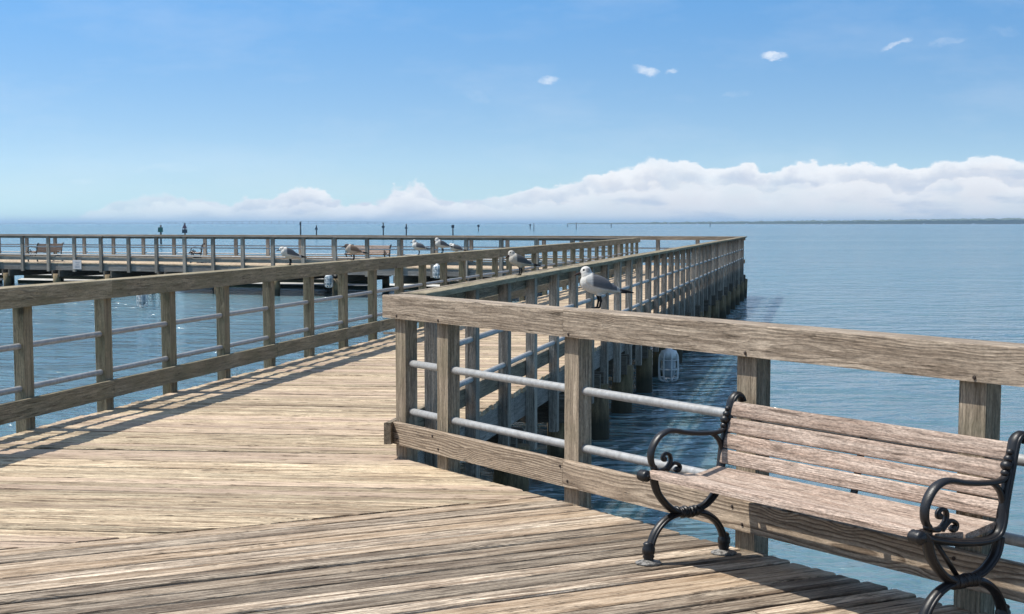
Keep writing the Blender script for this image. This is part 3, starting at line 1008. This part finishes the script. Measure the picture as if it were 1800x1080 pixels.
def make_gull(label, loc, rz, head='level', sitting=False, kind='adult', scale=1.0, vox=0.0026, turn=0.0, lean=0.0):
    """faces +x; feet at the origin"""
    bm = bmesh.new()
    dz = -0.068 if sitting else 0.0
    tl = 0.30 + lean                                  # body pitch: head end up
    R = (0, -tl, 0)
    ell(bm, (0.006, 0, 0.132 + dz), (0.086, 0.053, 0.054), R)
    ell(bm, (0.030, 0, 0.168 + dz), (0.036, 0.036, 0.030), (0, -0.8, 0))          # full hind neck
    ell(bm, (0.044, 0, 0.145 + dz), (0.049, 0.047, 0.049), R)          # breast
    ell(bm, (-0.066, 0, 0.112 + dz), (0.058, 0.030, 0.026), R)         # rump
    ell(bm, (-0.125, 0, 0.094 + dz), (0.045, 0.021, 0.008), (0, -tl * 0.8, 0))   # tail
    # neck and head
    if head == 'down':
        hc = Vector((0.070, 0.0, 0.200 + dz))
        bd = Vector((0.80, 0, -0.60))
    elif head == 'low':
        hc = Vector((0.078, 0.0, 0.178 + dz))
        bd = Vector((0.97, 0, -0.22))
    else:
        hc = Vector((0.061, 0.0, 0.207 + dz))
        bd = Vector((0.95, 0, -0.27))
    ct, st = cos(turn), sin(turn)
    bd = Vector((bd.x * ct, bd.x * st, bd.z)).normalized()
    nb = Vector((0.048, 0, 0.160 + dz))
    for k in (0.25, 0.5, 0.75):
        c = nb.lerp(hc, k)
        ell(bm, c, (0.036 - 0.007 * k, 0.036 - 0.009 * k, 0.032))
    ell(bm, hc, (0.0295, 0.0245, 0.0265), (0, 0.15, turn))
    ell(bm, hc + bd * 0.018 + Vector((0, 0, -0.004)), (0.018, 0.015, 0.015), (0, 0.3, turn))
    b0 = hc + bd * 0.026 + Vector((0, 0, -0.004))
    cone(bm, b0 - bd * 0.004, b0 + bd * 0.028, 0.0085, 0.0055)
    cone(bm, b0 + bd * 0.026, b0 + bd * 0.040 + Vector((0, 0, -0.007)), 0.0056, 0.0028)
    # folded wings with long crossed tips
    for s in (-1, 1):
        ell(bm, (-0.012, s * 0.039, 0.143 + dz), (0.080, 0.0175, 0.038), (s * 0.18, -tl - 0.12, s * 0.10))
        ell(bm, (-0.068, s * 0.025, 0.121 + dz), (0.066, 0.013, 0.022), (s * 0.15, -tl - 0.10, s * 0.16))
        ell(bm, (-0.140, s * 0.009, 0.099 + dz), (0.072, 0.0058, 0.0085), (0, -tl * 0.75, s * 0.13))
    if not sitting:
        for s, dx in ((-1, 0.006), (1, -0.008)):
            kx = -0.008 + dx
            ell(bm, (kx + 0.002, s * 0.020, 0.088), (0.016, 0.013, 0.020))
            cone(bm, (kx, s * 0.020, 0.082), (kx - 0.008, s * 0.021, 0.042), 0.0085, 0.0065)
            ell(bm, (kx - 0.008, s * 0.021, 0.042), (0.008, 0.0075, 0.008), sub=2)
            cone(bm, (kx - 0.008, s * 0.021, 0.042), (kx, s * 0.021, 0.004), 0.0065, 0.006)
            for ang in (-0.45, 0.0, 0.45):
                cone(bm, (kx, s * 0.021, 0.004), (kx + 0.034 * cos(ang), s * 0.021 + 0.034 * sin(ang), 0.003), 0.0042, 0.003, 8)
            ell(bm, (kx + 0.016, s * 0.021, 0.003), (0.015, 0.009, 0.0028), sub=2)
    me = bpy.data.meshes.new('gull')
    bm.to_mesh(me)
    bm.free()
    tmp = bpy.data.objects.new('gull_tmp', me)
    COL.objects.link(tmp)
    md = tmp.modifiers.new('r', 'REMESH')
    md.mode = 'VOXEL'
    md.voxel_size = vox
    md.use_smooth_shade = True
    sm = tmp.modifiers.new('s', 'SMOOTH')
    sm.factor = 0.5
    sm.iterations = 3
    bpy.context.view_layer.update()
    dg = bpy.context.evaluated_depsgraph_get()
    out = bpy.data.meshes.new_from_object(tmp.evaluated_get(dg))
    bpy.data.objects.remove(tmp)
    at = out.attributes.new('plumage', 'FLOAT_COLOR', 'POINT')
    if kind == 'brown':
        white, grey, headc, cap = (0.50, 0.42, 0.35), (0.19, 0.13, 0.09), (0.07, 0.055, 0.05), (0.07, 0.055, 0.05)
    else:
        white, grey, headc, cap = (0.55, 0.535, 0.50), (0.105, 0.107, 0.115), (0.61, 0.59, 0.55), (0.14, 0.13, 0.13)
        if kind == 'dusky':
            white, grey, headc = (0.42, 0.39, 0.34), (0.085, 0.082, 0.082), (0.50, 0.47, 0.42)
    black = (0.012, 0.012, 0.013)
    side_y = Vector((-st, ct, 0))
    fw_ = Vector((ct, st, 0))
    cols = []
    for vtx in out.vertices:
        x, y, z = vtx.co
        z0 = z - dz
        q = vtx.co - hc
        hx, hy, hz = q.dot(fw_), q.dot(side_y), q.z
        qb = vtx.co - b0
        along = qb.dot(bd)
        c = white
        if q.length < 0.040:
            c = headc
            if kind != 'brown':
                # dark smudge behind the eye and over the nape
                k = max(0, 1 - (Vector((hx + 0.012, abs(hy) - 0.020, hz - 0.004)) / 0.017).length)
                c = tuple(a * (1 - 0.75 * min(1, k * 2)) + b * 0.75 * min(1, k * 2) for a, b in zip(c, cap))
            if (Vector((hx - 0.011, abs(hy) - 0.021, hz - 0.006))).length < 0.0066:
                c = black
        if along > 0.002 and (qb - bd * along).length < 0.013:
            c = (0.035, 0.018, 0.016)
        elif not sitting and z < 0.078 and abs(abs(y) - 0.0205) < 0.03 and z < 0.070 and x > -0.05:
            c = black if kind != 'brown' else (0.05, 0.035, 0.03)
        elif q.length >= 0.036:
            # mantle and folded wing: above a line that falls towards the tail
            edge_z = 0.116 + 0.22 * x if x > -0.05 else 0.105 + 0.16 * (x + 0.05)
            front_x = 0.026 + 0.05 * (z0 - 0.15)
            k = min(1, max(0, (z0 - edge_z) / 0.008)) * min(1, max(0, (front_x - x) / 0.012))
            if x < -0.06 and abs(y) < 0.004:
                k = max(k, 0.6 if z0 > 0.10 else 0)
            c = tuple(a * (1 - k) + b * k for a, b in zip(c, grey))
            if x < -0.128:
                kk = min(1, (-0.128 - x) / 0.01)
                if z0 > 0.083:
                    c = tuple(a * (1 - kk) + b * kk for a, b in zip(c, black))
            elif -0.128 <= x < -0.112 and k > 0.2:
                c = tuple(a * 0.35 + b * 0.65 for a, b in zip(c, white))
        cols += [*c, 1.0]
    at.data.foreach_set('color', cols)
    out.materials.clear()
    out.materials.append(M['gull'])
    for pgn in out.polygons:
        pgn.use_smooth = True
    o = link('gull', out)
    o.location = loc
    o.rotation_euler = (0, 0, rz)
    o.scale = (scale,) * 3
    tag(o, label, 'gull', 'gulls standing on the railings')
    return o


CAPZ = 1.0805
make_gull('grey backed white gull standing on the sunlit tan railing, largest of the gulls', (0.47, 8.84, CAPZ), radians(176), 'level', scale=1.0, vox=0.0024, lean=-0.05)
g2 = P_walk(14.25, RE + 0.07, CAPZ)
make_gull('gull with its bill bent down standing on the cap of the water side walkway railing', tuple(g2), radians(182), 'down', kind='dusky', scale=1.0, turn=0.2)


def left_pt(s):
    return tuple(P_walk(s, LE - 0.04, CAPZ))


make_gull('white headed grey gull standing farthest left on the olive railing', left_pt(17.2), radians(186), 'low', scale=1.02, lean=0.1)
make_gull('brown young gull with a dark head standing on the olive railing', left_pt(19.7), radians(178), 'low', kind='brown', scale=1.02)
make_gull('gull standing level on the olive railing just left of the preening gull', left_pt(23.1), radians(172), 'level', scale=0.98, lean=-0.22)
make_gull('gull bending its head down behind a resting gull on the olive railing', left_pt(24.6), radians(184), 'down', scale=1.08, turn=-0.4)
make_gull('gull resting on its belly on the olive railing', left_pt(25.6), radians(170), 'low', sitting=True, scale=1.05, lean=-0.15)

# ------------------------------------------------------------------ caged dock lamps
def dock_lamp(label, p, drop, arm_to, s=1.0):
    """hangs at p (world, top of housing) from an arm that reaches back to arm_to"""
    root = thing('dock_lamp', label, 'lamp', tuple(p), group='caged lamps hung under the piers')
    h = MB()
    h.lathe([(0.001, 0.10 * s), (0.05 * s, 0.10 * s), (0.06 * s, 0.05 * s), (0.13 * s, 0.03 * s), (0.145 * s, -0.02 * s), (0.14 * s, -0.10 * s), (0.001, -0.10 * s)], (0, 0, 0), 16)
    h.build('housing', M['white'], root)
    g = MB()
    g.lathe([(0.001, -0.101 * s), (0.115 * s, -0.101 * s), (0.118 * s, -0.30 * s), (0.095 * s, -0.38 * s), (0.05 * s, -0.42 * s), (0.001, -0.43 * s)], (0, 0, 0), 16)
    g.build('globe', M['glass_white'], root)
    c = MB()
    R = 0.165 * s
    for k in range(8):
        a = 2 * pi * k / 8 + 0.2
        c.tube(cat_rom([(cos(a) * 0.13 * s, sin(a) * 0.13 * s, 0.0), (cos(a) * R, sin(a) * R, -0.08 * s), (cos(a) * R, sin(a) * R, -0.40 * s), (cos(a) * R * 0.75, sin(a) * R * 0.75, -0.47 * s), (0, 0, -0.50 * s)], 3), 0.011 * s, 5)
    for z, rr in ((-0.12, R), (-0.28, R), (-0.42, R * 0.98)):
        c.tube([(cos(2 * pi * i / 20) * rr, sin(2 * pi * i / 20) * rr, z * s) for i in range(21)], 0.0075 * s, 5, cap=False)
    c.build('cage', M['white'], root)
    a = MB()
    q = Vector(arm_to) - Vector(p)
    a.tube([(0, 0, 0.08 * s), (0, 0, drop), tuple(Vector((q.x, q.y, drop))), ], 0.02, 8)
    a.build('arm', M['galv'], root)
    return root


def px_pt(x, y_or_n, z):
    pass


s_l, n_l = 27.4, RE
base = P_walk(s_l, RE)
# position on the sight line beside the walkway, half a metre out over the water
lp = P_walk(26.6, RE + 0.30, -0.60)
dock_lamp('caged white lamp hanging low beside the walkway just under the tan railing', lp, 0.38, P_walk(26.6, RE + 0.02, 0))
lp2 = V2((247 - 900) / 2813.0 * 49.5, 49.5)
dock_lamp('caged lamp hanging over open water seen under the olive railing at the left', (lp2.x, lp2.y, -0.58), 0.12, t_point(247, -0.1), 0.95)
lp3 = t_point(768, -0.35)
dock_lamp('caged lamp hanging from the cross pier below the three bunched gulls', (lp3.x, lp3.y, 0.08), 0.0, t_point(768, -0.02), 0.85)
lp4 = t_point(577, -0.35)
dock_lamp('caged lamp hanging among the pilings of the cross pier below the brown gull', (lp4.x, lp4.y, -0.32), 0.28, t_point(577, -0.02), 0.85)

# ------------------------------------------------------------------ sign on the cross pier
c = t_point(134, -0.13)
sg = thing('notice_board', 'small white notice fixed to the outer face of the cross pier at the left', 'sign', (c.x, c.y, -0.06))
ex = -Tf
m = MB()
m.board(tuple(ex * -0.21), tuple(ex * 0.21), 0.36, 0.02, up=TFn, seg=1)
m.build('board', M['sign_white'], sg)
m = MB()
for k, (z, w) in enumerate(((0.10, 0.22), (0.02, 0.16), (-0.05, 0.26), (-0.10, 0.24))):
    m.board(tuple(ex * -w / 2 + TFn * 0.0135 + UPZ * z), tuple(ex * w / 2 + TFn * 0.0135 + UPZ * z), 0.022, 0.003, up=TFn, seg=1, r=0.0002)
m.build('lettering', M['sign_ink'], sg)

# ------------------------------------------------------------------ wave screens behind the cross pier
def wave_screen(t0, t1, off, label):
    root = thing('wave_screen', label, 'wave screen', tuple(EL + Tf * t0 - TFn * off), group='board screens beyond the cross pier')
    m_z = (-1.02, -0.79, -0.56)
    for i, z in enumerate(m_z):
        m = MB()
        k = 0.28 * i
        a = EL + Tf * (t0 + rng.uniform(0, 0.4)) - TFn * (off + k)
        b = EL + Tf * (t1 - rng.uniform(0, 0.4)) - TFn * (off + k)
        m.board(a + UPZ * z, b + UPZ * z, 0.05, 0.19, seg=3)
        m.build('screen_board', M['screen'], root)
        m = MB()
        m.board(a - TFn * 0.09 + UPZ * (z + 0.108), b - TFn * 0.09 + UPZ * (z + 0.110), 0.30, 0.022, up=(0, -0.25, 1), seg=3)
        m.build('screen_cap', M['pale_cap'], root)
    t = t0 + 0.3
    while t < t1:
        m = MB()
        q = EL + Tf * t - TFn * (off + 0.5)
        m.tube([(q.x, q.y, -0.45), (q.x, q.y, WATER_Z - 1)], 0.09, 8)
        m.build('screen_post', M['screen'], root)
        t += 2.4
    at_origin(root)


wave_screen(6.5, 13.5, 6.6, 'dark green board screen in the water beyond the cross pier, under the gulls')
wave_screen(13.9, 23.5, 5.9, 'dark green board screen in the water beyond the middle of the cross pier')
wave_screen(24.0, 31.4, 5.0, 'dark green board screen in the water beyond the notice board')
wave_screen(31.6, 42.0, 4.5, 'dark green board screen in the water at the left end of the cross pier')

# ------------------------------------------------------------------ channel markers
def marker(label, xpx, ytop, ybot, panel=None, pw=8.0, py=None, mat='sign_dark', second=None):
    dy = ybot - 393.0
    dist = (EYE - WATER_Z) * 2815 / dy
    k = dist / 2815.0
    x = (xpx - 900) * k
    top = EYE - (ytop - 393) * k
    root = thing('channel_marker', label, 'channel marker', (x, dist, WATER_Z), group='channel markers in the bay')
    m = MB()
    m.tube([(0, 0, -2), (0, 0, (top - WATER_Z) * 0.5), (0, 0, top - WATER_Z)], max(0.12, 0.62 * k), 8)
    m.build('pole', M['marker_post'], root)
    rr = max(0.16, 0.9 * k)

    def pan(kind, w, y0, y1, mt):
        z0, z1 = EYE - (y1 - 393) * k - WATER_Z, EYE - (y0 - 393) * k - WATER_Z
        w = w * k / 2
        mm = MB()
        if kind == 'tri':
            pts = [(-w, -rr, z0), (w, -rr, z0), (0, -rr, z1)]
        elif kind == 'dia':
            zm = (z0 + z1) / 2
            pts = [(-w, -rr, zm), (0, -rr, z0), (w, -rr, zm), (0, -rr, z1)]
        else:
            pts = [(-w, -rr, z0), (w, -rr, z0), (w, -rr, z1), (-w, -rr, z1)]
        mm.poly(pts, (0, -0.08, 0))
        mm.build('day_board', M[mt], root)
    if panel:
        pan(panel, pw, py[0], py[1], mat)
    if second:
        pan(*second)


marker('channel marker with a green square board, farthest left', 282, 396, 429, 'sq', 8.5, (400, 408.5), 'sign_green')
marker('channel marker with a red triangle board over a second panel', 324.5, 392, 422, 'tri', 9, (393, 402), 'sign_red', ('sq', 9, 403.5, 410, 'sign_dark'))
marker('bare tall channel marker pole with a small box at its head', 528, 390, 421, 'sq', 3, (391.5, 396), 'sign_dark')
marker('small channel marker with a little triangle right of the tall bare pole', 556, 396.5, 418, 'tri', 6, (397.5, 404), 'sign_dark')
marker('channel marker with a diamond board beyond the cross pier', 673.5, 392, 417, 'dia', 6.5, (395.5, 403), 'sign_dark')
marker('channel marker with a triangle board right of the diamond one', 714, 394, 418, 'tri', 5.5, (395.5, 402.5), 'sign_dark')
marker('channel marker with a small dark square above the gulls', 796, 395.5, 419, 'sq', 5, (396, 401), 'sign_dark')
marker('short channel marker right of the one above the gulls', 841, 395, 407, 'sq', 4, (395.5, 399.5), 'sign_dark')
marker('left one of the two channel markers standing close together', 932, 394, 403.5, 'sq', 2.6, (394.5, 398), 'sign_dark')
marker('right one of the two channel markers standing close together', 938.5, 393, 406.5)
marker('smallest channel marker just left of a bare pole', 998, 393.6, 399.5)
marker('bare channel marker pole where the wooded shore begins', 1013, 391.5, 403.5)
marker('channel marker pole in front of the wooded shore, above the walkway end', 1074.5, 393, 401)
marker('channel marker pole above the far corner of the walkway', 1248.5, 392.5, 399.5)

# ------------------------------------------------------------------ long bridge on the horizon
BY = 6000.0
kb = BY / 2815.0
br = thing('bridge', 'long low arched road bridge on the horizon at the left', 'bridge', (-1250, BY, WATER_Z))
m = MB()


def br_z(xp):
    t = (xp - 490) / 190.0
    return EYE + (1.9 + 1.9 * math.exp(-t * t * 1.5)) * kb - 0.5


xs = [270 + 10 * i for i in range(42)]
rings = []
for xp in xs:
    x = (xp - 900) * kb
    z = br_z(xp)
    rings.append([Vector((x, BY, z)), Vector((x, BY + 12, z)), Vector((x, BY + 12, z + 1.2)), Vector((x, BY, z + 1.2))])
m.sweep(rings, [[tuple(p) for p in R] for R in rings], 0.5)
m.build('bridge_deck', M['concrete'], br)
xp = 282
while xp < 675:
    m = MB()
    x = (xp - 900) * kb
    m.board((x, BY + 6, WATER_Z - 2), (x, BY + 6, br_z(xp)), 1.5, 6, up=(0, 1, 0), seg=50)
    m.build('bridge_pier', M['concrete'], br)
    xp += 13.0
at_origin(br)

# ------------------------------------------------------------------ small boats under the far shore
def boat(xpx, L, label):
    d = D_S - 250
    x = (xpx - 900) * d / 2815
    root = thing('motor_boat', label, 'boat', (x, d, WATER_Z), group='white boats off the wooded shore')
    m = MB()
    rings = []
    for t, w, z0 in ((0, 0.9, 0), (0.3, 1.0, 0), (0.7, 0.8, 0.1), (0.92, 0.35, 0.4), (1.0, 0.05, 0.8)):
        xx = (t - 0.5) * L
        w *= L * 0.16
        rings.append([Vector((xx, -w, 1.3)), Vector((xx, -w * 0.6, z0 - 0.2)), Vector((xx, w * 0.6, z0 - 0.2)), Vector((xx, w, 1.3))])
    m.sweep(rings, [[tuple(p) for p in R] for R in rings], 0.5)
    m.build('hull', M['beacon'], root)
    m = MB()
    m.board((-L * 0.2, 0, 1.9), (L * 0.15, 0, 1.9), L * 0.2, 1.3, seg=5, r=0.2)
    cb = m.build('cabin', M['beacon'], root)
    m = MB()
    m.board((-L * 0.15, 0, 2.05), (L * 0.17, 0, 2.05), L * 0.205, 0.5, seg=5, r=0.05)
    m.build('window', M['window_dark'], cb)


for i, (xp, L, lab) in enumerate(((1175, 9, 'white speck of a motor boat off the left part of the wooded shore'), (1226, 12, 'white motor boat speck off the wooded shore, above the far walkway corner'),
                                  (1313, 13, 'white motor boat speck just right of the far walkway corner'), (1445, 9, 'white motor boat speck off the middle of the wooded shore'),
                                  (1625, 10, 'white motor boat speck off the right part of the wooded shore'), (1712, 14, 'white motor boat speck nearest the right edge'))):
    boat(xp, L, lab)

# ------------------------------------------------------------------ sea haze
hb = MB()
x0, x1, y0, y1, z0, z1 = -31000, 31000, -400, 43000, WATER_Z - 4.0, 45.0
hv = [(x0, y0, z0), (x1, y0, z0), (x1, y1, z0), (x0, y1, z0), (x0, y0, z1), (x1, y0, z1), (x1, y1, z1), (x0, y1, z1)]
hb.v, hb.gc, hb.rn = hv, list(hv), [0.5] * 8
hb.f = [(0, 3, 2, 1), (4, 5, 6, 7), (0, 1, 5, 4), (1, 2, 6, 5), (2, 3, 7, 6), (3, 0, 4, 7)]
hb.sm = [False] * 6
hm = bpy.data.materials.new('sea_haze')
hm.use_nodes = True
ht = NT(hm.node_tree)
ht.n.clear()
pv = ht.node('ShaderNodeVolumePrincipled')
pv.inputs['Color'].default_value = (0.52, 0.74, 0.95, 1)
pv.inputs['Density'].default_value = 1.0e-4
pv.inputs['Anisotropy'].default_value = 0.2
ht.l.new(pv.outputs[0], ht.node('ShaderNodeOutputMaterial').inputs['Volume'])
tag(hb.build('haze', hm), kind='stuff')
